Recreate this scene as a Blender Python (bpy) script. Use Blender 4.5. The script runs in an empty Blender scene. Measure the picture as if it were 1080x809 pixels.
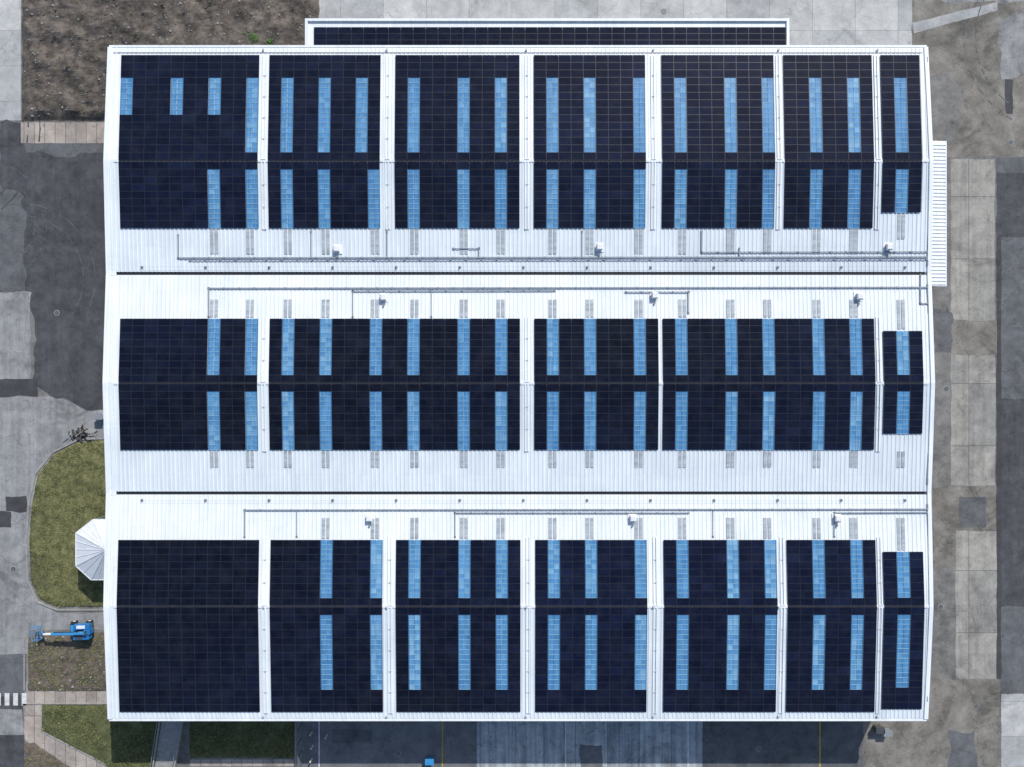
import bpy, math, random, bmesh
from mathutils import Vector, noise
random.seed(7)
H=100.0; F=730.0; CX=540.0; CY=404.5
def P(px,py,z=0.0):
    s=(H-z)/F
    return ((px-CX)*s,(CY-py)*s)
scene=bpy.context.scene
scene.view_settings.view_transform='Standard'
try: scene.view_settings.look='None'
except: pass
scene.view_settings.exposure=0
# ---------------------------------------------------------------- materials
def nmat(name):
    m=bpy.data.materials.new(name); m.use_nodes=True
    nt=m.node_tree; b=nt.nodes['Principled BSDF']
    return m,nt,b
def N(nt,t,**kw):
    n=nt.nodes.new(t)
    for k,v in kw.items():
        if k in n.inputs: n.inputs[k].default_value=v
        else: setattr(n,k,v)
    return n
def mapped(nt,scale=(1,1,1),rot=0):
    g=N(nt,'ShaderNodeNewGeometry'); mp=N(nt,'ShaderNodeMapping')
    mp.inputs['Scale'].default_value=scale; mp.inputs['Rotation'].default_value=(0,0,rot)
    nt.links.new(g.outputs['Position'],mp.inputs['Vector']); return mp.outputs[0]
def ntex(nt,scale,detail=6,rough=.6,vec=None,dist=0):
    n=N(nt,'ShaderNodeTexNoise'); n.inputs['Scale'].default_value=scale
    n.inputs['Detail'].default_value=detail; n.inputs['Roughness'].default_value=rough
    n.inputs['Distortion'].default_value=dist
    nt.links.new(vec if vec else mapped(nt),n.inputs['Vector']); return n.outputs['Fac']
def ramp(nt,fac,stops):
    r=N(nt,'ShaderNodeValToRGB'); e=r.color_ramp.elements
    while len(e)<len(stops): e.new(.5)
    for i,(p,c) in enumerate(stops):
        e[i].position=p
        if not isinstance(c,(tuple,list)): c=(c,c,c)
        e[i].color=(*c[:3],1)
    nt.links.new(fac,r.inputs[0]); return r.outputs[0]
def mix(nt,a,b,fac=1.0,mode='MULTIPLY'):
    m=N(nt,'ShaderNodeMix',data_type='RGBA',blend_type=mode)
    def s(i,v):
        if hasattr(v,'is_linked') or hasattr(v,'links'): nt.links.new(v,m.inputs[i])
        elif isinstance(v,(float,int)): m.inputs[i].default_value=v
        else: m.inputs[i].default_value=(*v[:3],1)
    s(0,fac); s(6,a); s(7,b); return m.outputs[2]
def bump(nt,b,h,strength=.5,dist=.05):
    bp=N(nt,'ShaderNodeBump'); bp.inputs['Strength'].default_value=strength; bp.inputs['Distance'].default_value=dist
    nt.links.new(h,bp.inputs['Height']); nt.links.new(bp.outputs[0],b.inputs['Normal'])
def ground(name,c1,c2,joint=None,stain=.35,rough=.92,mid=.5,bmp=.4,streak=0,cracks=True,jdark=.35,spot=.6):
    m,nt,b=nmat(name)
    f=ntex(nt,mid,7,.72)
    col=ramp(nt,f,[(.36,c1),(.64,c2)])
    if joint:
        br=N(nt,'ShaderNodeTexBrick',offset=0.0,squash=1.0)
        nt.links.new(mapped(nt),br.inputs['Vector'])
        br.inputs['Color1'].default_value=(.80,.81,.82,1); br.inputs['Color2'].default_value=(1.1,1.09,1.06,1)
        br.inputs['Mortar'].default_value=(jdark,jdark,jdark,1); br.inputs['Scale'].default_value=1
        br.inputs['Mortar Size'].default_value=.045; br.inputs['Brick Width'].default_value=joint[0]; br.inputs['Row Height'].default_value=joint[1]
        col=mix(nt,col,br.outputs[0],.9)
    big=ntex(nt,.13,6,.68,dist=1.2)
    col=mix(nt,col,ramp(nt,big,[(.36,1-stain),(.47,1-stain*.3),(.6,1.0)]))
    if streak:
        st=ntex(nt,1,5,.65,vec=mapped(nt,(1.4,.06,1)))
        col=mix(nt,col,ramp(nt,st,[(.36,1-streak),(.58,1.0)]))
    spots=ntex(nt,1.1,5,.78,dist=1.5)
    col=mix(nt,col,ramp(nt,spots,[(.33,1-spot),(.43,1.0),(.66,1.0),(.74,1.25)]),.8)
    fine=ntex(nt,9,3,.75)
    col=mix(nt,col,ramp(nt,fine,[(.3,.74),(.7,1.2)]))
    if cracks:
        v=N(nt,'ShaderNodeTexVoronoi',feature='DISTANCE_TO_EDGE'); v.inputs['Scale'].default_value=.13
        w=N(nt,'ShaderNodeVectorMath',operation='ADD'); nn=N(nt,'ShaderNodeTexNoise'); nn.inputs['Scale'].default_value=.5; nn.inputs['Detail'].default_value=5
        sc=N(nt,'ShaderNodeVectorMath',operation='SCALE'); sc.inputs['Scale'].default_value=4
        g=mapped(nt); nt.links.new(g,nn.inputs['Vector']); nt.links.new(nn.outputs['Color'],sc.inputs[0])
        nt.links.new(g,w.inputs[0]); nt.links.new(sc.outputs[0],w.inputs[1]); nt.links.new(w.outputs[0],v.inputs['Vector'])
        col=mix(nt,col,ramp(nt,v.outputs['Distance'],[(.0,.5),(.010,1.0)]),.6)
    nt.links.new(col,b.inputs['Base Color']); b.inputs['Roughness'].default_value=rough
    bump(nt,b,fine,bmp,.03)
    return m
def plain(name,c,rough=.5,metal=0,var=.15,sc=3):
    m,nt,b=nmat(name)
    col=ramp(nt,ntex(nt,sc,4,.6),[(.3,tuple(x*(1-var) for x in c)),(.7,c)])
    nt.links.new(col,b.inputs['Base Color']); b.inputs['Roughness'].default_value=rough; b.inputs['Metallic'].default_value=metal
    return m
A=ground('asphalt_worn',(.135,.133,.128),(.24,.235,.22),stain=.45)
A_dark=ground('asphalt_dark',(.05,.053,.06),(.095,.099,.107),stain=.3,streak=.15)
A_mid=ground('asphalt_mid',(.088,.093,.10),(.15,.155,.163),stain=.25)
A_pale=ground('asphalt_scuffed',(.13,.135,.145),(.20,.205,.215),stain=.3,cracks=False)
A_tar=ground('asphalt_patch',(.04,.041,.045),(.07,.072,.077),stain=.2,cracks=False)
A_brown=ground('asphalt_brown',(.15,.14,.122),(.28,.265,.235),stain=.5,mid=.35)
C_light=ground('concrete_light',(.38,.39,.39),(.52,.525,.52),joint=(6.2,5.1),stain=.22,jdark=.6,spot=.25)
C_tan=ground('concrete_tan',(.28,.272,.25),(.43,.415,.38),joint=(6.0,9.0),stain=.4,streak=.2,spot=.45)
C_grey=ground('concrete_grey',(.24,.245,.25),(.37,.375,.37),stain=.4,streak=.2,spot=.4)
C_pink=ground('concrete_path',(.33,.285,.25),(.45,.40,.36),joint=(1.5,8),stain=.3,cracks=False)
C_blue=ground('concrete_slab',(.36,.40,.43),(.53,.575,.605),joint=(4.6,30),stain=.35,streak=.4)
Soil=ground('soil',(.055,.045,.038),(.175,.147,.124),stain=.55,mid=.8,bmp=1,cracks=False)
Soil2=ground('soil_dry',(.08,.063,.05),(.19,.155,.122),stain=.4,mid=1.2,bmp=1,cracks=False)
Gr=ground('grass',(.075,.085,.03),(.23,.225,.095),stain=.4,mid=.9,bmp=1,cracks=False)
Gr2=ground('grass_dark',(.05,.065,.022),(.14,.15,.06),stain=.4,mid=.7,bmp=1,cracks=False)
Paint=ground('road_paint',(.5,.5,.49),(.8,.8,.78),stain=.2,mid=3,cracks=False)
Yel=ground('yellow_paint',(.45,.3,.03),(.65,.45,.06),stain=.3,mid=3,cracks=False)
Kerb=ground('kerb_stone',(.24,.24,.23),(.38,.375,.36),stain=.2,mid=3,cracks=False)
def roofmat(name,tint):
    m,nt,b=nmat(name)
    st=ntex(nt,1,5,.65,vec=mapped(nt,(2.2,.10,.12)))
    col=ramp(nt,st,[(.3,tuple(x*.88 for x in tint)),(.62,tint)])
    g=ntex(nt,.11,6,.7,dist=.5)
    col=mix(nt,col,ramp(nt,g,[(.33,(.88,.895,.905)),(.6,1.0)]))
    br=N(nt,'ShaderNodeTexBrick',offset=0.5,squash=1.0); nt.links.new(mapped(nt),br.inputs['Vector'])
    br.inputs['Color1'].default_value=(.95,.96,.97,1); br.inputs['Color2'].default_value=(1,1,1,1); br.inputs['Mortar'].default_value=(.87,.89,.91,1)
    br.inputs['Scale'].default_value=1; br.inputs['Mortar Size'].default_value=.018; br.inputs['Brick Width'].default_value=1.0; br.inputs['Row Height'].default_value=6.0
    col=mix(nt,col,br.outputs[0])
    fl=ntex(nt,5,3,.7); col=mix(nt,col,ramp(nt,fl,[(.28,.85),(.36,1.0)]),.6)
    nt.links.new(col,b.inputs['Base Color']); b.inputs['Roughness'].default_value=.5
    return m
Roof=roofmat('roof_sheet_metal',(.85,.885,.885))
RoofShade=roofmat('roof_sheet_metal_shade_tint',(.73,.79,.825))  # greyer tint paints extra shade onto the slopes facing away from the sun
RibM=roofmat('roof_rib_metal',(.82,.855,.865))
RibShade=roofmat('roof_rib_metal_shade_tint',(.76,.815,.85))  # ribs on those same slopes, shade put into their colour too
Flash=roofmat('flashing_metal',(.85,.88,.89))
WallM=plain('wall_cladding',(.52,.56,.60),.5)
Gut=plain('gutter_dark',(.03,.032,.036),.6)
GreyM=plain('galvanised_steel',(.33,.35,.37),.45,.3)
DGrey=plain('dark_steel',(.07,.075,.08),.5)
Pebble=plain('pale_bracket',(.5,.53,.56),.5)
TrayM=plain('cable_tray_metal',(.27,.305,.35),.5)
White=plain('white_paint_metal',(.8,.8,.8),.45)
Fabric=plain('canopy_sheet_white',(.74,.77,.80),.6,0,.12,1.5)
RidgeM=plain('ridge_cap_metal',(.035,.035,.045),.6,0,.45,2)
Rubber=plain('rubber',(.02,.02,.02),.8)
BlueP=plain('blue_paint',(.02,.20,.52),.35,0,.25,2)
DBlue=plain('blue_paint_faded',(.05,.30,.62),.45,0,.2,2)
FrameM=plain('panel_frame',(.026,.030,.040),.4,0)
RailM=plain('mounting_rail',(.10,.11,.12),.5,0)
PV,nt,b=nmat('pv_glass')
at=N(nt,'ShaderNodeAttribute',attribute_name='tone')
col=ramp(nt,at.outputs['Fac'],[(0,(.003,.004,.0095)),(.8,(.004,.0055,.0135)),(1,(.006,.0085,.019))])
big=ntex(nt,.022,3,.5); col=mix(nt,col,ramp(nt,big,[(.35,(.85,.85,.8)),(.65,(1.1,1.3,1.8))]))
dust=ntex(nt,.5,5,.72); col=mix(nt,col,ramp(nt,dust,[(.42,(0,0,0)),(.8,(.010,.011,.014))]),1.0,'ADD')
nt.links.new(col,b.inputs['Base Color']); b.inputs['Roughness'].default_value=.13
b.inputs['Specular IOR Level'].default_value=.35
SK,nt,b=nmat('rooflight_blue')
at=N(nt,'ShaderNodeAttribute',attribute_name='tone')
col=ramp(nt,at.outputs['Fac'],[(0,(.06,.20,.41)),(.6,(.10,.28,.50)),(1,(.22,.42,.60))])
st=ntex(nt,1,4,.6,vec=mapped(nt,(5,.4,1))); col=mix(nt,col,ramp(nt,st,[(.3,.72),(.7,1.15)]))
nt.links.new(col,b.inputs['Base Color']); b.inputs['Roughness'].default_value=.35; b.inputs['Specular IOR Level'].default_value=.3
SKF=plain('rooflight_bar',(.24,.43,.58),.5)
SKE=plain('rooflight_edge',(.06,.16,.28),.5)
TG,nt,b=nmat('rooflight_grey')
w=N(nt,'ShaderNodeTexNoise'); w.inputs['Scale'].default_value=1; w.inputs['Detail'].default_value=4
nt.links.new(mapped(nt,(.6,2.4,1)),w.inputs['Vector'])
col=ramp(nt,w.outputs['Fac'],[(.3,(.27,.31,.34)),(.7,(.47,.51,.54))]); nt.links.new(col,b.inputs['Base Color']); b.inputs['Roughness'].default_value=.5
# ---------------------------------------------------------------- mesh builder
class MB:
    def __init__(s): s.v=[];s.f=[];s.m=[];s.t=[];s.mats=[]
    def mi(s,mat):
        if mat not in s.mats: s.mats.append(mat)
        return s.mats.index(mat)
    def face(s,pts,mat,tone=0.5):
        n=len(s.v); s.v+=[tuple(p) for p in pts]; s.f.append(tuple(range(n,n+len(pts)))); s.m.append(s.mi(mat)); s.t.append(tone)
    def hexa(s,b,t,mat,top=None,tone=.5):
        n=len(s.v); s.v+=[tuple(p) for p in b]+[tuple(p) for p in t]; k=len(b)
        s.f.append(tuple(n+i for i in reversed(range(k)))); s.m.append(s.mi(mat)); s.t.append(tone)
        s.f.append(tuple(n+k+i for i in range(k))); s.m.append(s.mi(top or mat)); s.t.append(tone)
        for i in range(k):
            j=(i+1)%k
            s.f.append((n+i,n+j,n+k+j,n+k+i)); s.m.append(s.mi(mat)); s.t.append(tone)
    def box(s,x0,x1,y0,y1,z0,z1,mat,top=None):
        s.hexa([(x0,y0,z0),(x1,y0,z0),(x1,y1,z0),(x0,y1,z0)],[(x0,y0,z1),(x1,y0,z1),(x1,y1,z1),(x0,y1,z1)],mat,top)
    def beam(s,a,b,w,h,mat):
        a=Vector(a);b=Vector(b);d=(b-a).normalized(); up=Vector((0,0,1)) if abs(d.z)<.95 else Vector((1,0,0))
        r=d.cross(up).normalized()*w/2; u=r.cross(d).normalized()*h/2
        s.hexa([a-r-u,a+r-u,a+r+u,a-r+u],[b-r-u,b+r-u,b+r+u,b-r+u],mat)
    def cyl(s,a,b,r,mat,k=14,r2=None):
        a=Vector(a);b=Vector(b);d=(b-a).normalized(); up=Vector((0,0,1)) if abs(d.z)<.95 else Vector((1,0,0))
        x=d.cross(up).normalized();y=x.cross(d); r2=r if r2 is None else r2
        s.hexa([a+(x*math.cos(2*math.pi*i/k)+y*math.sin(2*math.pi*i/k))*r for i in range(k)],
               [b+(x*math.cos(2*math.pi*i/k)+y*math.sin(2*math.pi*i/k))*r2 for i in range(k)],mat)
    def obj(s,name,parent=None,bevel=0):
        me=bpy.data.meshes.new(name); me.from_pydata(s.v,[],s.f)
        for m in s.mats: me.materials.append(m)
        me.polygons.foreach_set('material_index',s.m)
        at=me.attributes.new('tone','FLOAT','FACE'); at.data.foreach_set('value',s.t)
        me.update()
        o=bpy.data.objects.new(name,me); scene.collection.objects.link(o)
        if len(s.f)>1:
            bm=bmesh.new(); bm.from_mesh(me); bmesh.ops.recalc_face_normals(bm,faces=bm.faces); bm.to_mesh(me); bm.free()
        if bevel:
            md=o.modifiers.new('b','BEVEL'); md.width=bevel; md.segments=2
        if parent: o.parent=parent
        return o
def empty(name):
    o=bpy.data.objects.new(name,None); scene.collection.objects.link(o); return o
# ---------------------------------------------------------------- ground
mb=MB(); G=3000; mb.face([(-G,-G,0),(G,-G,0),(G,G,0),(-G,G,0)],A); mb.obj('ground')
def sheet(name,pts,mat,layer=1,jit=.0,step=.9):
    w=[P(*p) for p in pts]; out=[]
    rnd=random.Random(int(sum(p[0]+p[1] for p in pts)))
    for i in range(len(w)):
        a=Vector(w[i]);b=Vector(w[(i+1)%len(w)]); n=max(1,int((b-a).length/step)) if jit else 1
        nv=Vector((-(b-a).y,(b-a).x)).normalized()
        for k in range(n):
            p=a.lerp(b,k/n)
            if jit: p=p+nv*(noise.noise(Vector((p.x*.35,p.y*.35,layer)))*jit*1.5+rnd.uniform(-jit,jit)*.4)
            out.append((p.x,p.y,.004*layer))
    mb=MB(); mb.face(out,mat)
    o=mb.obj(name)
    if o.data.polygons[0].normal.z<0: o.data.flip_normals()
    return o
def R(a,b,c,d): return [(a,b),(c,b),(c,d),(a,d)]
# left
sheet('concrete_pavement',R(-120,-120,22,127),C_light,1)
sheet('asphalt_yard',R(-120,150,160,312),A_mid,1,.2)
sheet('asphalt_repair',[(0,128),(28,128),(28,160),(60,168),(112,160),(160,160),(160,432),(98,434),(60,420),(36,405),(38,345),(28,318),(26,205),(0,200)],A_dark,2,.5)
sheet('concrete_slab',R(-120,308,32,400),C_grey,3,.15)
sheet('concrete_path',R(22,129,160,151),C_pink,3,.05)
sheet('asphalt_repair',R(-120,400,40,418),A_tar,4,.2)
sheet('concrete_road',[(-120,418),(60,418),(100,432),(160,436),(160,462),(86,462),(60,475),(42,500),(33,545),(30,610),(38,632),(60,646),(160,648),(160,664),(30,664),(30,733),(-120,733)],C_grey,1,.15)
sheet('asphalt_repair',R(6,523,28,539),A_tar,3,.2)
sheet('asphalt_repair',R(-30,540,12,556),A_tar,5,.2)
sheet('asphalt_road',R(-120,690,28,733),A_mid,4,.15)
sheet('asphalt_road',R(-120,733,26,900),A_dark,2,.1)
sheet('concrete_road',[(-120,748),(24,748),(26,775),(-120,778)],C_grey,3,.1)
mb=MB()
for i in range(6):
    x0,y0=P(-22+i*9,744); x1,y1=P(-17+i*9,731); mb.face([(x0,y0,.024),(x1,y0,.024),(x1,y1,.024),(x0,y1,.024)],Paint)
mb.obj('crosswalk_markings')
# top
sheet('concrete_apron',R(336,-150,962,120),C_light,1)
sheet('asphalt_yard',R(962,-150,1300,165),A_brown,2,.4)
sheet('concrete_slab',R(962,-150,1300,2),C_grey,3,.4)
sheet('concrete_strip',[(962,24),(1052,2),(1052,11),(964,35)],C_light,4,.08)
sheet('asphalt_repair',[(975,85),(1000,77),(1015,95),(1012,130),(1000,150),(978,145)],A,3,.9)
sheet('concrete_slab',[(1052,20),(1092,12),(1092,75),(1056,84)],C_grey,4,.5)
sheet('asphalt_repair',R(1060,84,1068,120),A_tar,5,.3)
# right
sheet('asphalt_yard',R(900,165,1003,900),A,1,.2)
sheet('concrete_slab',R(1003,168,1049,338),C_tan,2,.1)
sheet('asphalt_repair',R(1000,338,1052,374),A_brown,4,.25)
sheet('concrete_slab',R(1003,374,1050,512),C_tan,3,.1)
sheet('concrete_slab',R(1008,560,1053,716),C_tan,3,.1)
sheet('asphalt_yard',R(1000,512,1053,560),A_brown,2,.3)
sheet('asphalt_repair',R(1012,524,1040,556),A_mid,4,.2)
sheet('asphalt_repair',R(984,515,1006,600),A_brown,5,.5)
sheet('asphalt_repair',R(985,330,1003,372),A_mid,5,.5)
sheet('asphalt_road',R(1051,166,1300,730),A_mid,1,.1)
sheet('asphalt_repair',R(1051,182,1081,250),A_dark,3,.15)
sheet('asphalt_repair',R(1055,420,1081,640),A_dark,3,.25)
sheet('asphalt_repair',R(1051,250,1056,716),A_tar,6,.08)
sheet('asphalt_yard',R(980,716,1053,900),A_brown,2,.3)
sheet('asphalt_repair',R(1000,770,1030,830),A_mid,3,.5)
sheet('concrete_slab',R(1056,732,1300,900),C_light,3,.05)
# bottom
sheet('asphalt_yard',R(312,690,503,900),A_pale,1,.05)
sheet('concrete_slab',R(503,690,741,900),C_blue,2)
sheet('asphalt_yard',R(741,690,910,900),A_mid,3,.1)
sheet('asphalt_yard',R(910,690,982,900),A_brown,4,.25)
sheet('asphalt_repair',R(612,786,636,830),A_pale,4,.2)
sheet('asphalt_repair',R(350,770,392,784),A_mid,2,.2)
mb=MB()
for x in (466,596,725,864,336):
    x0,y0=P(x,900); x1,y1=P(x+1.3,700); mb.face([(x0,y0,.027),(x1,y0,.027),(x1,y1,.027),(x0,y1,.027)],Yel if x in(466,864) else Paint)
mb.obj('bay_line_markings')
for px,py in ((998,410),(992,640),(1030,745),(60,330),(14,600),(420,795),(800,790),(700,12),(1066,150)):
    x,y=P(px,py); mb=MB(); mb.cyl((x,y,0),(x,y,.03),.42,Kerb,20); mb.cyl((x,y,.03),(x,y,.04),.33,DGrey,20)
    for k in (-.15,0,.15): mb.box(x-.2,x+.2,y+k-.02,y+k+.02,.04,.05,GreyM)
    mb.obj('manhole_cover')
# displaced terrain areas
def pip(x,y,poly):
    ins=False;j=len(poly)-1
    for i in range(len(poly)):
        xi,yi=poly[i];xj,yj=poly[j]
        if (yi>y)!=(yj>y) and x<(xj-xi)*(y-yi)/(yj-yi)+xi: ins=not ins
        j=i
    return ins
def sdist(x,y,poly):
    d=1e9
    for i in range(len(poly)):
        ax,ay=poly[i];bx,by=poly[(i+1)%len(poly)]
        dx,dy=bx-ax,by-ay; t=max(0,min(1,((x-ax)*dx+(y-ay)*dy)/(dx*dx+dy*dy)))
        d=min(d,math.hypot(x-ax-t*dx,y-ay-t*dy))
    return d if pip(x,y,poly) else -d
def terrain(name,pts,mat,amp,fs,cell=.35,base=.1,edge=.25,blades=0,bcols=None,stones=0):
    poly=[P(*p) for p in pts]
    xs=[p[0] for p in poly];ys=[p[1] for p in poly]
    x0,y0=min(xs)-1,min(ys)-1; nx=int((max(xs)+1-x0)/cell)+1; ny=int((max(ys)+1-y0)/cell)+1
    idx={};V=[];Fc=[]
    def hz(x,y,d):
        n=noise.fractal(Vector((x*fs,y*fs,3.1)),1.0,2.2,5)
        k=max(0,min(1,(d+.1)/1.2))
        return max(-.15,min(base,d*edge+ noise.noise(Vector((x*.9,y*.9,0)))*.05))+ (n*.5+.5)*amp*k
    for j in range(ny+1):
        for i in range(nx+1):
            x=x0+i*cell;y=y0+j*cell;d=sdist(x,y,poly)
            if d>-.9:
                idx[(i,j)]=len(V); V.append((x,y,hz(x,y,d)))
    for j in range(ny):
        for i in range(nx):
            q=[(i,j),(i+1,j),(i+1,j+1),(i,j+1)]
            if all(a in idx for a in q): Fc.append([idx[a] for a in q])
    mb=MB(); mb.v=V; mb.f=[tuple(f) for f in Fc]; mb.mi(mat); mb.m=[0]*len(Fc); mb.t=[.5]*len(Fc)
    mats=[mb.mi(m) for m in (bcols or [mat])]
    cnt=0;att=0
    while cnt<blades and att<blades*4:
        att+=1; x=random.uniform(min(xs),max(xs));y=random.uniform(min(ys),max(ys)); d=sdist(x,y,poly)
        if d<.1 or noise.noise(Vector((x*.4,y*.4,9)))<random.uniform(-.5,.1): continue
        z=hz(x,y,d); cnt+=1
        for k in range(4):
            a=random.uniform(0,6.28); l=random.uniform(.1,.3); h=random.uniform(.08,.2)
            c,s=math.cos(a),math.sin(a)
            mb.face([(x-s*.04,y+c*.04,z-.02),(x+s*.04,y-c*.04,z-.02),(x+c*l,y+s*l,z+h)],mb.mats[random.choice(mats)])
    for k in range(stones):
        x=random.uniform(min(xs),max(xs));y=random.uniform(min(ys),max(ys)); d=sdist(x,y,poly)
        if d<.2: continue
        z=hz(x,y,d); r=random.uniform(.05,.2)*random.uniform(.5,1.2)
        top=[(x+math.cos(t*1.26+r*9)*r*random.uniform(.4,.8),y+math.sin(t*1.26+r*9)*r*random.uniform(.4,.8),z+r*.6) for t in range(5)]
        bot=[(x+math.cos(t*1.26+r*9)*r,y+math.sin(t*1.26+r*9)*r,z-.05) for t in range(5)]
        mb.hexa(bot,top,random.choice([C_grey,Soil2,Kerb]))
    me=bpy.data.meshes.new(name); me.from_pydata(mb.v,[],mb.f)
    for m in mb.mats: me.materials.append(m)
    me.polygons.foreach_set('material_index',mb.m); me.update()
    o=bpy.data.objects.new(name,me); scene.collection.objects.link(o)
    return o
GY=plain('grass_blade_pale',(.26,.25,.11),.8); GD=plain('grass_blade',(.08,.11,.03),.8)
terrain('soil_ground',[(24,-70),(336,-70),(336,70),(130,70),(120,127),(24,127)],Soil,1.1,.36,blades=900,bcols=[GD,GY],stones=1400)
terrain('grass_verge',[(112,464),(150,464),(150,640),(60,640),(42,632),(33,612),(31,570),(34,530),(40,500),(56,480),(82,466)],Gr,.14,.6,cell=.3,base=.16,edge=.6,blades=5000,bcols=[GD,GY,Gr])
terrain('soil_bed',[(30,672),(150,664),(150,729),(30,729)],Soil2,.25,.7,cell=.3,blades=1500,bcols=[GD,GY],stones=250)
sheet('footpath',R(26,729,150,742),C_pink,5,.03)
terrain('grass_verge',[(45,743),(172,743),(172,850),(118,850),(112,808),(44,770)],Gr2,.14,.6,cell=.3,blades=3500,bcols=[GD,GY,Gr2])
terrain('grass_verge',[(200,740),(311,740),(311,799),(200,799)],Gr2,.14,.6,cell=.3,blades=3000,bcols=[GD,GY,Gr2])
sheet('footpath',[(24,742),(44,742),(44,772),(112,806),(118,850),(60,850),(60,806),(26,780)],C_pink,6,.05)
sheet('footpath',R(200,801,312,808),C_pink,2,.03)
terrain('soil_bed',[(26,783),(36,783),(75,809),(75,850),(26,850)],Soil2,.2,.7,cell=.3,blades=300,bcols=[GD,GY])
def kerb(pts,w=.22,h=.13):
    mb=MB(); q=[P(*p) for p in pts]
    for a,b in zip(q,q[1:]):
        mb.beam((a[0],a[1],h/2-.02),(b[0],b[1],h/2-.02),w,h+.04,Kerb)
    mb.obj('kerb')
kerb([(150,462),(84,463),(56,477),(38,499),(31,530),(28,570),(30,613),(40,635),(60,643),(150,643)])
kerb([(28,742),(150,742)],.15); kerb([(44,744),(44,771),(112,806)],.15); kerb([(26,670),(26,728)],.15)
kerb([(312,762),(312,860)],.25)
mb=MB(); x0,_=P(176,780); x1,_=P(197,780)
for i in range(20):
    ya=P(0,742+i*5)[1]; yc=P(0,742+(i+1)*5)[1]
    mb.box(x0+i*-.12,x1+i*-.12,yc,ya-.03,-.1,.95-i*.045+.06,Kerb)
for xx in (x0-.15,x1+.1):
    mb.beam((xx,P(0,742)[1],1.15),(xx-2.4,P(0,842)[1],.25),.16,.3,Kerb)
    mb.beam((xx,P(0,742)[1],2.0),(xx-2.4,P(0,842)[1],1.1),.06,.06,GreyM)
mb.obj('stairs')
# tyre marks
mb=MB()
def arc(cx,cy,r,a0,a1,w=.22,mat=A_tar,z=.022):
    n=60
    for off in (0,1.7):
        for k in range(n):
            if noise.noise(Vector((k*.35,r,off)))<-.05: continue
            t0=a0+(a1-a0)*k/n;t1=a0+(a1-a0)*(k+1)/n
            ri=r+off;ro=r+off+w*random.uniform(.7,1.2)
            mb.face([(cx+ri*math.cos(t0),cy+ri*math.sin(t0),z),(cx+ro*math.cos(t0),cy+ro*math.sin(t0),z),(cx+ro*math.cos(t1),cy+ro*math.sin(t1),z),(cx+ri*math.cos(t1),cy+ri*math.sin(t1),z)],mat)
cx,cy=P(0,235)
arc(cx-2,cy,7,-1.6,1.2,.12,A_mid,.0225); arc(cx+3,cy-8,9,-.6,1.9,.12,A_mid,.0245); arc(cx-10,cy+14,14,-1.4,0.2,.2,A_dark,.0265)
cx,cy=P(1000,-20); arc(cx+16,cy-8,12,2.6,4.2,.15,A_mid,.0265)
mb.obj('tyre_marks')
# ---------------------------------------------------------------- main building
ZE=9.0; ZR=9.72
yb=[P(0,50,ZE)[1],P(0,169.5,ZR)[1],P(0,288.5,ZE)[1],P(0,404,ZR)[1],P(0,520,ZE)[1],P(0,639.5,ZR)[1],P(0,758,ZE)[1]]
zb=[ZE,ZR,ZE,ZR,ZE,ZR,ZE]
def zr(y):
    if y>=yb[0]: return ZE
    for i in range(6):
        if yb[i]>=y>=yb[i+1]:
            t=(yb[i]-y)/(yb[i]-yb[i+1]); return zb[i]+(zb[i+1]-zb[i])*t
    return ZE
def W(px,py,off=0):
    z=ZE+.5
    for _ in range(6):
        x,y=P(px,py,z); z=zr(y)+off
    return x,y,z
XC=P(115.2,0,ZE)[0]; XM=P(113.2,0,ZE)[0]; XC2=P(977.2,0,ZE)[0]; XM2=P(981,0,ZE)[0]
Yh=yb[0]
def xl(y): return XM+(XC-XM)*min(1,(y/Yh)**2)
def xr(y): return XM2+(XC2-XM2)*min(1,(y/Yh)**2)
bld=empty('warehouse_building')
mb=MB(); GW=.2
for i in range(6):
    ya,yc=yb[i],yb[i+1]
    if i in (2,4): ya-=GW
    if i in (1,3): yc+=GW
    n=6
    for k in range(n):
        a=ya+(yc-ya)*k/n; c=ya+(yc-ya)*(k+1)/n
        mb.face([(xl(a),a,zr(a)),(xl(c),c,zr(c)),(xr(c),c,zr(c)),(xr(a),a,zr(a))],Roof if i%2==0 else RoofShade)
mb.obj('roof_sheets',bld)
mb=MB(); x=XM+.7
xs_r=[]
while x<XM2-.5: xs_r.append(x); x+=.55
for i in range(6):
    ya,yc=yb[i],yb[i+1]
    ya2=ya-(GW+.03 if i in(2,4) else .12); yc2=yc+(GW+.03 if i in(1,3) else .12)
    hh=.045 if i%2==0 else .06
    for x in xs_r:
        za,zc=zr(ya2),zr(yc2)
        if x-.09<xl(ya2)+.1 or x+.09>xr(ya2)-.1: continue
        b0=[(x-.12,yc2,zc-.01),(x+.12,yc2,zc-.01),(x+.12,ya2,za-.01),(x-.12,ya2,za-.01)]
        t0=[(x-.06,yc2,zc+hh),(x+.06,yc2,zc+hh),(x+.06,ya2,za+hh),(x-.06,ya2,za+hh)]
        mb.hexa(b0,t0,RibM if i%2==0 else RibShade)
mb.obj('roof_ribs',bld)
mb=MB()
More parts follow.
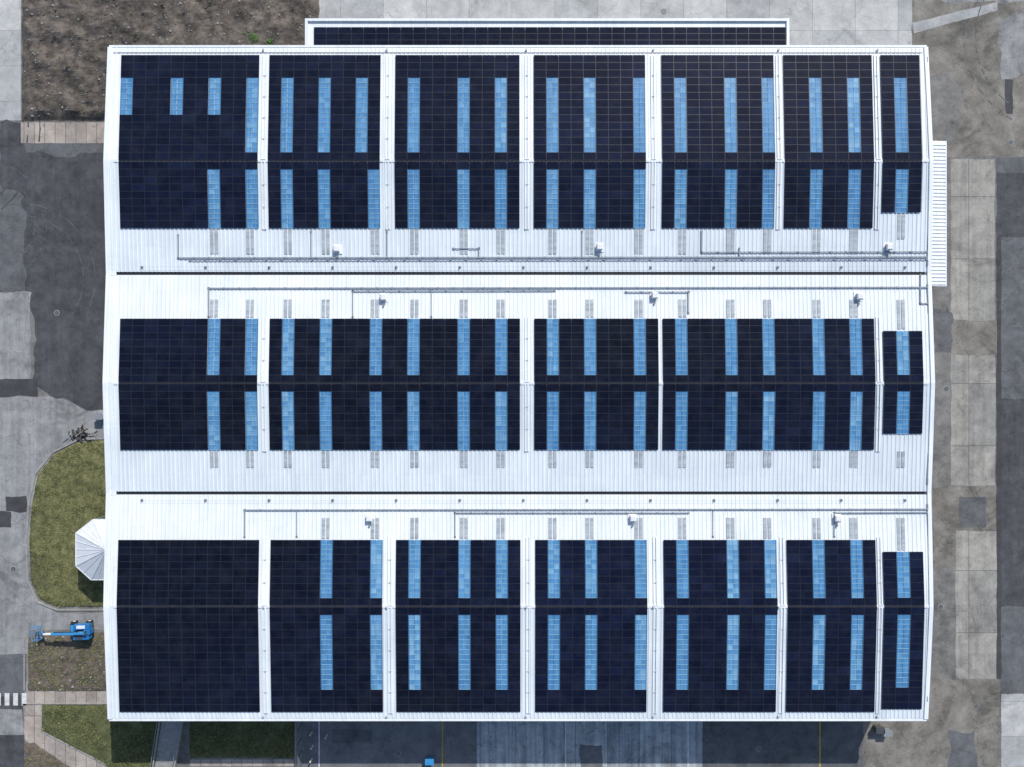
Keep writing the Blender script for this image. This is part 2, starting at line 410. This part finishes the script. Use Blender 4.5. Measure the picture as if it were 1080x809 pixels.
for i in range(6):
    ya,yc=yb[i],yb[i+1]; n=6
    for k in range(n):
        a=ya+(yc-ya)*k/n;c=ya+(yc-ya)*(k+1)/n
        for f,sgn in ((xl,1),(xr,-1)):
            for o0,o1,h in ((-.12,.38,.16),(.95,1.05,.12)):
                if sgn<0 and o0>.5: continue
                A0,A1=f(a)+sgn*o0,f(a)+sgn*o1; C0,C1=f(c)+sgn*o0,f(c)+sgn*o1
                if sgn<0: A0,A1,C0,C1=A1,A0,C1,C0
                mb.hexa([(C0,c,zr(c)-.35),(C1,c,zr(c)-.35),(A1,a,zr(a)-.35),(A0,a,zr(a)-.35)],
                        [(C0,c,zr(c)+h),(C1,c,zr(c)+h),(A1,a,zr(a)+h),(A0,a,zr(a)+h)],Flash)
mb.obj('verge_flashing',bld)
mb=MB()
for i in (2,4):
    y=yb[i]; mb.box(XM+1.2,XM2-.6,y-GW-.02,y+GW+.02,ZE-.35,ZE-.12,Gut)
    mb.box(XM+.4,XM+1.18,y-GW-.05,y+GW+.05,ZE-.1,ZE+.06,Flash)
mb.box(XC,XC2,yb[0]+.0,yb[0]+.28,ZE-.3,ZE+.04,GreyM,Flash); mb.box(XC,XC2,yb[6]-.3,yb[6]-.002,ZE-.3,ZE+.04,GreyM,Flash)
mb.box(XC+.6,XC2-.6,yb[0]-.75,yb[0]-.69,ZE+.08,ZE+.13,GreyM)
mb.obj('gutters',bld)
# ridge caps: dark rubber between arrays, white metal elsewhere
mb=MB()
for i,spans in ((1,((126,272.5),(283,401),(416.5,548),(563,681),(698,817),(827,921),(930,971.5))),
                (3,((126,272),(284,548.5),(563.5,694.5),(699,922.5),(931.5,973))),
                (5,((124,273),(285,403.5),(417.5,549),(564.5,682.5),(700,819.5),(830,924),(931.5,974)))):
    y=yb[i]; ed=[XM+1.2]
    for a,b_ in spans: ed+=[P(a,0,9.6)[0],P(b_,0,9.6)[0]]
    ed.append(XM2-.6)
    for k,(xa,xb) in enumerate(zip(ed,ed[1:])):
        dark=k%2==1; ww=.10 if dark else .2; m_=RidgeM if dark else Flash
        if xb-xa<.05: continue
        for s0,s1 in ((-ww,0),(0.001,ww)):
            zz=lambda v:zr(y+v)
            mb.hexa([(xa,y+s0,zz(s0)+.02),(xb,y+s0,zz(s0)+.02),(xb,y+s1,zz(s1)+.02),(xa,y+s1,zz(s1)+.02)],[(xa,y+s0,zz(s0)+.09),(xb,y+s0,zz(s0)+.09),(xb,y+s1,zz(s1)+.10),(xa,y+s1,zz(s1)+.10)],m_)
mb.obj('ridge_caps',bld)
# walls
mb=MB(); wx0,wx1=XC+.4,XC2-.4; wy0,wy1=yb[6]+.3,yb[0]-.3
for xx in (wx0,wx1):
    pr=[wy0]+[yb[k] for k in (5,4,3,2,1)]+[wy1]
    for a,c in zip(pr,pr[1:]):
        mb.face([(xx,a,0),(xx,c,0),(xx,c,zr(c)-.36),(xx,a,zr(a)-.36)],WallM)
for yy in (wy0,wy1): mb.face([(wx0,yy,0),(wx1,yy,0),(wx1,yy,ZE-.25),(wx0,yy,ZE-.25)],WallM)
for k in range(int((wx1-wx0)/.6)):
    xx=wx0+.3+k*.6
    mb.box(xx-.05,xx+.05,wy0-.05,wy0-.002,.6,ZE-.32,WallM)
    mb.box(xx-.05,xx+.05,wy1+.002,wy1+.05,.6,ZE-.32,WallM)
for k in range(int((wy1-wy0)/.6)):
    yy=wy0+.3+k*.6
    mb.box(wx0-.05,wx0-.002,yy-.05,yy+.05,.6,ZE-.38,WallM); mb.box(wx1+.002,wx1+.05,yy-.05,yy+.05,.6,ZE-.38,WallM)
mb.obj('walls',bld)
mb=MB()
for k in range(7):
    xx=wx0+10+k*14; yy=wy0
    mb.box(xx,xx+5,yy-.14,yy-.06,0,5,White); mb.box(xx-.2,xx,yy-.2,yy-.06,0,5.2,DGrey); mb.box(xx+5,xx+5.2,yy-.2,yy-.06,0,5.2,DGrey)
    for z in range(1,10): mb.box(xx+.02,xx+4.98,yy-.155,yy-.142,z*.5,z*.5+.04,GreyM)
for yy in (-20,5,20):
    mb.box(wx0-.16,wx0-.06,yy,yy+1.1,0,2.1,BlueP); mb.box(wx1+.06,wx1+.16,yy,yy+4.5,0,4.6,White)
mb.obj('doors',bld)
# ---------------------------------------------------------------- arrays and skylights
CW=13.15
sky=MB(); OFF=.16
def array(px0,ncol,halves,pxw=None):
    mb=MB()
    x0=P(px0,0,9.6)[0]; x1=P(px0+(pxw or ncol*CW),0,9.6)[0]; cw=(x1-x0)/ncol
    for (pt,pbm,nr,sk) in halves:
        ya=W(px0,pt,OFF)[1]; yc=W(px0,pbm,OFF)[1]; rh=(ya-yc)/nr
        for c in range(ncol):
            for r in range(nr):
                if c in sk and sk[c][0]<=r<sk[c][1]: continue
                g=.008; X0=x0+c*cw+g;X1=x0+(c+1)*cw-g; Y1=ya-r*rh-g*.6;Y0=ya-(r+1)*rh+g*.6
                z0,z1=zr(Y0)+OFF,zr(Y1)+OFF; dz=random.uniform(-.004,.004)
                z0+=dz;z1+=dz*random.choice((-1,1))
                tone=random.random()
                n=len(mb.v); fr=.025
                zf0=z0+(z1-z0)*fr/(Y1-Y0); zf1=z1-(z1-z0)*fr/(Y1-Y0)
                mb.v+=[(X0,Y0,z0-.04),(X1,Y0,z0-.04),(X1,Y1,z1-.04),(X0,Y1,z1-.04),(X0,Y0,z0),(X1,Y0,z0),(X1,Y1,z1),(X0,Y1,z1),
                       (X0+fr,Y0+fr,zf0),(X1-fr,Y0+fr,zf0),(X1-fr,Y1-fr,zf1),(X0+fr,Y1-fr,zf1)]
                fm=mb.mi(FrameM);gm=mb.mi(PV)
                for q in ((3,2,1,0),(0,1,5,4),(1,2,6,5),(2,3,7,6),(3,0,4,7),(4,5,9,8),(5,6,10,9),(6,7,11,10),(7,4,8,11)):
                    mb.f.append(tuple(n+a for a in q)); mb.m.append(fm); mb.t.append(tone)
                mb.f.append((n+8,n+9,n+10,n+11)); mb.m.append(gm); mb.t.append(tone)
        for c in range(ncol):
            for fx in (.22,.78):
                X=x0+(c+fx)*cw
                segs=[(0,nr)]
                if c in sk:
                    segs=[s for s in ((0,sk[c][0]),(sk[c][1],nr)) if s[1]>s[0]]
                for s0,s1 in segs:
                    Y1=ya-s0*rh;Y0=ya-s1*rh
                    mb.hexa([(X-.03,Y0,zr(Y0)+.075),(X+.03,Y0,zr(Y0)+.075),(X+.03,Y1,zr(Y1)+.075),(X-.03,Y1,zr(Y1)+.075)],
                            [(X-.03,Y0,zr(Y0)+.11),(X+.03,Y0,zr(Y0)+.11),(X+.03,Y1,zr(Y1)+.11),(X-.03,Y1,zr(Y1)+.11)],RailM)
        for c,(r0,r1) in sk.items():
            X0=x0+c*cw+.12;X1=x0+(c+1)*cw-.12; n=max(2,int((r1-r0)*1.5))
            Ya=ya-r0*rh; Yb=ya-r1*rh
            bt=random.random()*.45
            for k in range(n):
                A_=Ya+(Yb-Ya)*k/n-.02; B_=Ya+(Yb-Ya)*(k+1)/n+.02; xm=(X0+X1)/2
                for xa,xb in ((X0,xm-.02),(xm+.02,X1)):
                    sky.face([(xa,B_,zr(B_)+.095),(xb,B_,zr(B_)+.095),(xb,A_,zr(A_)+.095),(xa,A_,zr(A_)+.095)],SK,min(1,bt+random.random()*.55))
                sky.box(X0,X1,B_-.06,B_+.01,zr(B_)+.08,zr(B_)+.125,SKF)
            for xe in (X0-.1,X1):
                sky.hexa([(xe,Yb,zr(Yb)+.075),(xe+.1,Yb,zr(Yb)+.075),(xe+.1,Ya,zr(Ya)+.075),(xe,Ya,zr(Ya)+.075)],[(xe,Yb,zr(Yb)+.13),(xe+.1,Yb,zr(Yb)+.13),(xe+.1,Ya,zr(Ya)+.13),(xe,Ya,zr(Ya)+.13)],SKE)
    return mb.obj('solar_panel_array')
def S(cols,a,b): return {c:(a,b) for c in cols}
AU=(58,168.5,14); AL=(170.5,240.5,9)
s=S([10],3,13); s.update(S([0,4,7],3,8)) 
array(126,11,[(*AU,s),(*AL,S([7,10],1,9))],146.5)
for px,n,cu,cl,w in ((283,9,[1,4,7],[1,4,8],118),(416.5,10,[1,5,8],[1,5,8],131.5),(563,9,[1,4,8],[1,4,8],118),(698,9,[1,5,8],[1,5,8],119),(827,7,[2,5],[2,5],94)):
    array(px,n,[(*AU,S(cu,3,13)),(*AL,S(cl,1,9))],w)
array(930,3,[(*AU,S([1],3,13)),(170.5,224,7,S([1],1,7))],41.5)
BU=(336,403,9); BL=(405,474.5,9)
array(126,11,[(*BU,S([7,10],0,8)),(*BL,S([7,10],1,9))],146)
array(284,20,[(*BU,S([1,4,8,11,15,18],0,8)),(*BL,S([1,4,8,11,15,18],1,9))],264.5)
array(563.5,10,[(*BU,S([1,4,8],0,8)),(*BL,S([1,4,8],1,9))],131)
array(699,17,[(*BU,S([1,5,8,12,15],0,8)),(*BL,S([1,5,8,12,15],1,9))],223.5)
array(931.5,3,[(349,403,7,S([1],0,6)),(405,457.5,7,S([1],1,7))],41.5)
CU=(569.5,638.5,9); CL=(640.5,751,14)
array(124,11,[(*CU,{}),(*CL,{})],149)
for px,n,cu,w in ((285,9,[4,8],118.5),(417.5,10,[1,5,8],131.5),(564.5,9,[1,4,8],118),(700,9,[1,5,8],119.5),(830,7,[2,5],94)):
    array(px,n,[(*CU,S(cu,0,8)),(*CL,S(cu,1,11))],w)
array(931.5,3,[(582,638.5,7,S([1],0,6)),(640.5,748,14,S([1],1,11))],42.5)
sky.obj('skylights',bld)
mb=MB()
def tg(px,p0,p1):
    x=P(px,0,9.5)[0]; ya=W(px,p0)[1]; yc=W(px,p1)[1]
    for k in (-.3,.3):
        mb.hexa([(x+k-.22,yc,zr(yc)+.062),(x+k+.22,yc,zr(yc)+.062),(x+k+.22,ya,zr(ya)+.062),(x+k-.22,ya,zr(ya)+.062)],
                [(x+k-.22,yc,zr(yc)+.082),(x+k+.22,yc,zr(yc)+.082),(x+k+.22,ya,zr(ya)+.082),(x+k-.22,ya,zr(ya)+.082)],TG)
base=[225,263,303,343,395,437,489,528,583,622,674,720,771,810,862,901]
for x in base: tg(x,242,268)
for x in base+[951]: tg(x,316,334.5 if x<940 else 347); tg(x,476,493)
for x in base[4:]+[343,951]: tg(x,546,568 if x<940 else 580)
for x in (951,): tg(x,226,252)
mb.obj('translucent_roof_sheets',bld)
mb=MB()
def walk(px,p0,p1):
    x=P(px,0,9.6)[0]
    ys=W(px,p0)[1];ye=W(px,p1)[1]; n=int((ys-ye)/2.4)
    for k in range(n):
        a=ys-(ys-ye)*k/n;c=ys-(ys-ye)*(k+1)/n+.03
        for dx in (-.2,.2):
            mb.hexa([(x+dx-.07,c,zr(c)+.10),(x+dx+.07,c,zr(c)+.10),(x+dx+.07,a,zr(a)+.10),(x+dx-.07,a,zr(a)+.10)],[(x+dx-.07,c,zr(c)+.14),(x+dx+.07,c,zr(c)+.14),(x+dx+.07,a,zr(a)+.14),(x+dx-.07,a,zr(a)+.14)],Flash)
        mb.box(x-.3,x+.3,c-.04,c+.0,zr(c)+.075,zr(c)+.15,Pebble)
for g in (278,408.5,555.5,689,821.5,925.5):
    walk(g,58,168.5);walk(g,171,242)
for g in (278,555.5,926.5): walk(g,334,403);walk(g,405.5,476)
for g in (279,411,557,691,825,928): walk(g,566,638.5);walk(g,641,752)
mb.obj('roof_walkways',bld)
mb=MB()
def tray(pts,w=.16,lift=.16):
    for (a,b_) in zip(pts,pts[1:]):
        A_=W(*a,lift);B_=W(*b_,lift); mb.beam(A_,B_,w,.07,TrayM)
    for (a,b_) in zip(pts,pts[1:]):
        A_=Vector(W(*a,0.06));B_=Vector(W(*b_,0.06)); n=max(1,int((B_-A_).length/2))
        for k in range(n+1):
            p=A_.lerp(B_,k/n); mb.box(p.x-.12,p.x+.12,p.y-.12,p.y+.12,p.z-.01,p.z+.06,GreyM)
tray([(188,248),(188,272),(977,271)]); tray([(200,274.5),(977,273.5)],.08); tray([(408,244),(408,272)],.1); tray([(478,262),(505,262),(505,272)],.1)
tray([(740,244),(740,266),(977,265.5)],.12); tray([(328,244),(328,272)],.1); tray([(614,244),(614,272)],.08); tray([(780,262),(780,271)])
tray([(220,334),(220,304),(978,303)]); tray([(372,307),(585,306.5)],.12); tray([(372,334),(372,307)],.1);tray([(660,308),(726,308),(726,330)],.12); tray([(455,334),(455,304)],.08)
tray([(258,566),(258,538),(978,537)]); tray([(480,541),(726,541)],.12); tray([(480,566),(480,541)],.1); tray([(313,566),(313,538)],.08); tray([(880,541),(978,540.5)],.14); tray([(880,541),(880,566)],.1); tray([(752,538),(752,566)],.08)
tray([(978,60),(978.5,280)],.12); tray([(978.5,300),(978.5,510)],.12); tray([(978.5,532),(978,740)],.12)
tray([(971,290),(971,320),(978,320)],.12)
mb.obj('cable_trays',bld)
for px,py in ((356,263),(405,314),(390,546),(632,261),(667,546),(905,313),(936,261),(882,546),(690,312)):
    x,y,z=W(px,py,0); mb=MB()
    mb.box(x-.32,x+.32,y-.36,y+.36,z-.05,z+.5,GreyM); 
    mb.hexa([(x-.42,y-.46,z+.5),(x+.42,y-.46,z+.5),(x+.42,y+.46,z+.5),(x-.42,y+.46,z+.5)],[(x-.3,y-.3,z+.68),(x+.3,y-.3,z+.68),(x+.3,y+.3,z+.68),(x-.3,y+.3,z+.68)],White)
    mb.box(x-.6,x+.6,y-.6,y+.6,z+.04,z+.09,Flash)
    mb.cyl((x+.0,y-1.0,z),(x,y-1.0,z+.35),.12,GreyM)
    mb.obj('roof_vent')
mb=MB()
for py in (527.5,282):
    pr=None
    for k in range(13):
        px=150+k*67; x,y,z=W(px,py,0)
        mb.box(x-.16,x+.16,y-.16,y+.16,z+.05,z+.10,GreyM); mb.cyl((x,y,z+.1),(x,y,z+.38),.05,DGrey,8)
        if pr: mb.cyl(pr,(x,y,z+.36),.012,GreyM,6)
        pr=(x,y,z+.36)
for x_ in (278,408,555,689,821,925):
    for py in (53,640,755):
        x,y,z=W(x_,py,0); mb.box(x-.12,x+.12,y-.12,y+.12,z+.1,z+.26,Pebble)
mb.obj('fall_arrest_line',bld)
# ---------------------------------------------------------------- annex
ann=empty('annex_building'); ZA=7.2
ax0,ay1=P(323,21,ZA);ax1,_=P(831,0,ZA); ay0=wy1+.1; 
mb=MB(); mb.box(ax0+.2,ax1-.2,ay0,ay1-.2,0,ZA-.25,WallM); mb.obj('walls',ann)
mb=MB(); mb.box(ax0,ax1,ay0,ay1,ZA-.2,ZA,Roof)
mb.box(ax0-.1,ax1+.1,ay1-.25,ay1+.08,ZA-.3,ZA+.25,Flash); mb.box(ax0-.1,ax0+.25,ay0,ay1-.26,ZA-.3,ZA+.25,Flash); mb.box(ax1-.25,ax1+.1,ay0,ay1-.26,ZA-.3,ZA+.25,Flash)
mb.obj('roof',ann)
mb=MB(); x0,ya=P(331,28.5,ZA+.2); x1,yc=P(829,48.8,ZA+.2); n=38; cw=(x1-x0)/n; rh=(ya-yc)/3
for c in range(n):
    for r in range(3):
        X0=x0+c*cw+.01;X1=X0+cw-.02;Y1=ya-r*rh-.007;Y0=Y1-rh+.014
        mb.box(X0,X1,Y0,Y1,ZA+.14,ZA+.18,FrameM); mb.t[-6:]=[random.random()]*6
        mb.face([(X0+.03,Y0+.03,ZA+.182),(X1-.03,Y0+.03,ZA+.182),(X1-.03,Y1-.03,ZA+.182),(X0+.03,Y1-.03,ZA+.182)],PV,random.random())
    mb.box(x0+c*cw+.3,x0+c*cw+.36,yc,ya,ZA+.002,ZA+.138,RailM)
mb.obj('solar_panel_array')
can=empty('loading_canopy'); ZC=5.5
x0,y1=P(960,149,ZC); x1,y0=P(997,302,ZC)
mb=MB(); mb.hexa([(x0,y0,ZC+.3),(x1,y0,ZC),(x1,y1,ZC),(x0,y1,ZC+.3)],[(x0,y0,ZC+.4),(x1,y0,ZC+.1),(x1,y1,ZC+.1),(x0,y1,ZC+.4)],Roof)
k=y0+.25
while k<y1-.1:
    mb.hexa([(x0,k-.1,ZC+.39),(x1-.02,k-.1,ZC+.09),(x1-.02,k+.1,ZC+.09),(x0,k+.1,ZC+.39)],[(x0,k-.05,ZC+.49),(x1-.02,k-.05,ZC+.19),(x1-.02,k+.05,ZC+.19),(x0,k+.05,ZC+.49)],RibM); k+=.5
mb.box(x1,x1+.12,y0,y1,ZC-.1,ZC+.12,Flash); mb.obj('roof',can)
mb=MB()
for k in range(6):
    yy=y0+.3+(y1-y0-.6)*k/5; mb.box(x1-.35,x1-.2,yy-.08,yy+.08,0,ZC+.02,GreyM)
mb.obj('posts',can)
# entrance canopy (left): white faceted hip with pointed apex
ent=empty('entrance_canopy'); Z1,Z2=3.8,6.2
ap=P(112,580,Z2)
pts=[(150,548),(98,548),(80,562),(80,597),(96,611.5),(150,611.5)]
q=[P(a,b_,Z1) for a,b_ in pts]
mb=MB()
q2=[(ap[0]+6,ap[1]),(ap[0],ap[1])]
mb.face([(*q[0],Z1),(*q[1],Z1),(*q2[1],Z2),(*q2[0],Z2)],Fabric)
for i in (1,2,3): mb.face([(*q[i],Z1),(*q[i+1],Z1),(*q2[1],Z2)],Fabric)
mb.face([(*q[4],Z1),(*q[5],Z1),(*q2[0],Z2),(*q2[1],Z2)],Fabric)
for a,b_ in zip(q,q[1:]):
    mb.beam((*a,Z1-.1),(*b_,Z1-.1),.1,.28,Flash)
    m=max(2,int(math.hypot(a[0]-b_[0],a[1]-b_[1])/1.0))
    for k in range(0,m):
        t=k/m; e=(a[0]+(b_[0]-a[0])*t,a[1]+(b_[1]-a[1])*t,Z1+.02)
        tx=max(ap[0],e[0])
        mb.beam(e,(tx,ap[1],Z2+.02),.06 if k else .13,.05,Fabric)
mb.obj('roof',ent)
mb=MB()
for a in q[1:5]: mb.cyl((a[0]+.2,a[1],0),(a[0]+.2,a[1],Z1-.15),.07,GreyM)
mb.obj('posts',ent)
# ---------------------------------------------------------------- boom lift
ox,oy=P(83.5,665.5,1.2)
lift=empty('boom_lift'); lift.location=(ox,oy,.02); lift.rotation_euler=(0,0,math.radians(2))
def part(mb,n,bev=0):
    o=mb.obj(n,None,bev); o.parent=lift
mb=MB(); mb.box(-1.45,1.45,-.75,.75,.45,.85,DBlue); mb.box(-1.65,-1.45,-.9,.9,.4,.7,DGrey); mb.box(1.45,1.65,-.9,.9,.4,.7,DGrey); part(mb,'chassis',.04)
for k,(wx,wy) in enumerate(((-1.1,-1.0),(1.1,-1.0),(-1.1,1.0),(1.1,1.0))):
    mb=MB(); mb.cyl((wx,wy-.18,.45),(wx,wy+.18,.45),.45,Rubber,20); mb.cyl((wx,wy-.2,.45),(wx,wy+.2,.45),.2,White,12); part(mb,'wheel_%d'%(k+1),.03)
mb=MB(); mb.cyl((0,0,.85),(0,0,1.0),.6,DGrey,20)
mb.box(-.5,1.75,-1.05,-.35,1.0,1.85,BlueP); mb.box(-.5,1.75,.35,1.05,1.0,1.75,BlueP); mb.box(1.1,1.95,-.33,.33,1.0,2.0,BlueP)
mb.box(-.2,.9,-.95,-.45,1.85,1.9,DGrey); mb.box(0,1.2,.5,.95,1.75,1.82,White)
part(mb,'turntable',.07)
mb=MB(); mb.beam((1.4,0,2.15),(-3.4,0,2.0),.36,.4,DBlue); mb.beam((-1.5,0,2.08),(-4.6,0,1.98),.24,.28,White)
mb.beam((-4.5,0,1.95),(-5.3,.05,1.3),.2,.22,DBlue); mb.cyl((1.4,-.3,2.15),(1.4,.3,2.15),.2,DGrey); mb.beam((.6,.25,2.3),(-3.0,.25,2.2),.1,.08,Rubber); mb.cyl((-4.5,-.22,1.95),(-4.5,.22,1.95),.15,DGrey)
part(mb,'boom',.03)
mb=MB(); bx0,bx1,by0,by1=-6.25,-5.4,-.95,.95
mb.box(bx0,bx1,by0,by1,.9,.96,GreyM)
for z in (1.45,2.0):
    for a,b_ in (((bx0,by0),(bx1,by0)),((bx1,by0),(bx1,by1)),((bx1,by1),(bx0,by1)),((bx0,by1),(bx0,by0))):
        mb.cyl((*a,z),(*b_,z),.03,DBlue,8)
for a in ((bx0,by0),(bx1,by0),(bx1,by1),(bx0,by1),(bx0,0),(bx1,0)): mb.cyl((*a,.9),(*a,2.0),.03,DBlue,8)
mb.box(bx1-.25,bx1,-.3,.3,1.6,1.95,DGrey); part(mb,'basket')
# ---------------------------------------------------------------- small objects
mb=MB(); x,_=P(318,0); 
ys=[P(0,750+k*14)[1] for k in range(10)]
for y in ys: mb.box(x-.05,x+.05,y-.05,y+.05,0,2.0,DGrey)
for z in (.15,.6,1.05,1.5,1.95): mb.beam((x,ys[0],z),(x,ys[-1],z),.03,.03,GreyM)
yy=ys[-1]
while yy<ys[0]: mb.box(x-.01,x+.01,yy,yy+.02,.15,1.95,GreyM); yy+=.15
mb.obj('fence')
for px,py in ((329,772),(329,800),(345,775),(330,786)):
    x,y=P(px,py); mb=MB(); mb.cyl((x,y,0),(x,y,1.0),.1,White,16); mb.cyl((x,y,1.0),(x,y,1.06),.1,White,16,.05); mb.cyl((x,y,.7),(x,y,.85),.104,Yel,16); mb.obj('bollard')
def bin_(px,py,mat):
    x,y=P(px,py,1); mb=MB()
    mb.hexa([(x-.45,y-.32,.15),(x+.45,y-.32,.15),(x+.45,y+.32,.15),(x-.45,y+.32,.15)],[(x-.6,y-.42,1.1),(x+.6,y-.42,1.1),(x+.6,y+.42,1.1),(x-.6,y+.42,1.1)],mat)
    mb.box(x-.63,x+.63,y-.46,y+.4,1.1,1.2,mat); 
    for a in (-.4,.4):
        for c in (-.25,.25): mb.cyl((x+a-.04,y+c,.1),(x+a+.04,y+c,.1),.1,Rubber,10)
    mb.cyl((x-.6,y+.48,1.12),(x+.6,y+.48,1.12),.025,DGrey,8)
    mb.obj('waste_bin',None,.03)
bin_(453,803,DBlue); bin_(928,770,DGrey); bin_(936,773,GreyM)
mb=MB(); cx,cy=P(86,457)
for k in range(60):
    x=cx+random.gauss(0,.8);y=cy+random.gauss(0,.6);r=random.uniform(.08,.28);h=max(.1,.6-math.hypot(x-cx,y-cy)*.35)
    a=random.uniform(0,3); dx,dy=math.cos(a),math.sin(a)
    mb.beam((x-dx*r*2,y-dy*r*2,h*random.random()),(x+dx*r*2,y+dy*r*2,h),r*.8,r*.6,random.choice([DGrey,Kerb,Soil2,Rubber,GreyM]))
mb.obj('rubble_pile')
x,y=P(104,439,1); mb=MB(); mb.box(x-.5,x+.5,y-.4,y+.4,.1,1.1,White); mb.box(x-.6,x+.6,y-.5,y+.5,1.1,1.2,GreyM); mb.box(x-.55,x+.55,y-.45,y+.45,0,.1,Kerb); mb.obj('utility_cabinet',None,.03)
Leaf=plain('leaf_green',(.08,.19,.03),.6); Leaf2=plain('leaf_dark',(.04,.10,.02),.6); Bark=plain('bark',(.06,.045,.03),.9)
for px,py,R_ in ((270,43,.9),(286,46,.6),(262,38,.5)):
    cx,cy=P(px,py); mb=MB()
    for k in range(7):
        a=k*.9; mb.cyl((cx,cy,0),(cx+math.cos(a)*R_*.7,cy+math.sin(a)*R_*.7,1.0*R_+.2*math.sin(k)),.03,Bark,6,.01)
    for k in range(int(700*R_)):
        v=Vector((random.gauss(0,1),random.gauss(0,1),random.gauss(0,1))).normalized()*random.random()**.5*R_
        v*= .6+.6*abs(noise.noise(v*2.2+Vector((px,0,0))))*2
        c=Vector((cx,cy,R_*.8))+Vector((v.x,v.y,v.z*.7)); u=Vector((random.gauss(0,1),random.gauss(0,1),random.gauss(0,.5))).normalized()*.09; w_=u.cross(Vector((random.random(),random.random(),1))).normalized()*.05
        mb.face([c-u,c+w_,c+u,c-w_],random.choice([Leaf,Leaf,Leaf2]))
    mb.obj('shrub')
# ---------------------------------------------------------------- light, world, camera
EL=math.radians(38); AZ=math.radians(24)
w=bpy.data.worlds.new('World'); scene.world=w; w.use_nodes=True; nt=w.node_tree
sk=nt.nodes.new('ShaderNodeTexSky'); sk.sky_type='NISHITA'; sk.sun_disc=False; sk.sun_elevation=EL; sk.sun_rotation=AZ
bg=nt.nodes['Background']; bg.inputs[1].default_value=.14; nt.links.new(sk.outputs[0],bg.inputs[0])
L=bpy.data.lights.new('sun','SUN'); L.energy=4.4; L.angle=math.radians(.5); L.color=(1,.965,.92)
so=bpy.data.objects.new('sun',L); scene.collection.objects.link(so)
d=Vector((-math.sin(AZ)*math.cos(EL),-math.cos(AZ)*math.cos(EL),-math.sin(EL)))
so.rotation_euler=d.to_track_quat('-Z','Y').to_euler(); so.location=(60,100,120)
cam=bpy.data.cameras.new('camera'); cam.sensor_width=36; cam.lens=F/1080*36; cam.clip_end=6000; cam.clip_start=1
co=bpy.data.objects.new('camera',cam); scene.collection.objects.link(co); co.location=(0,0,H)
scene.camera=co
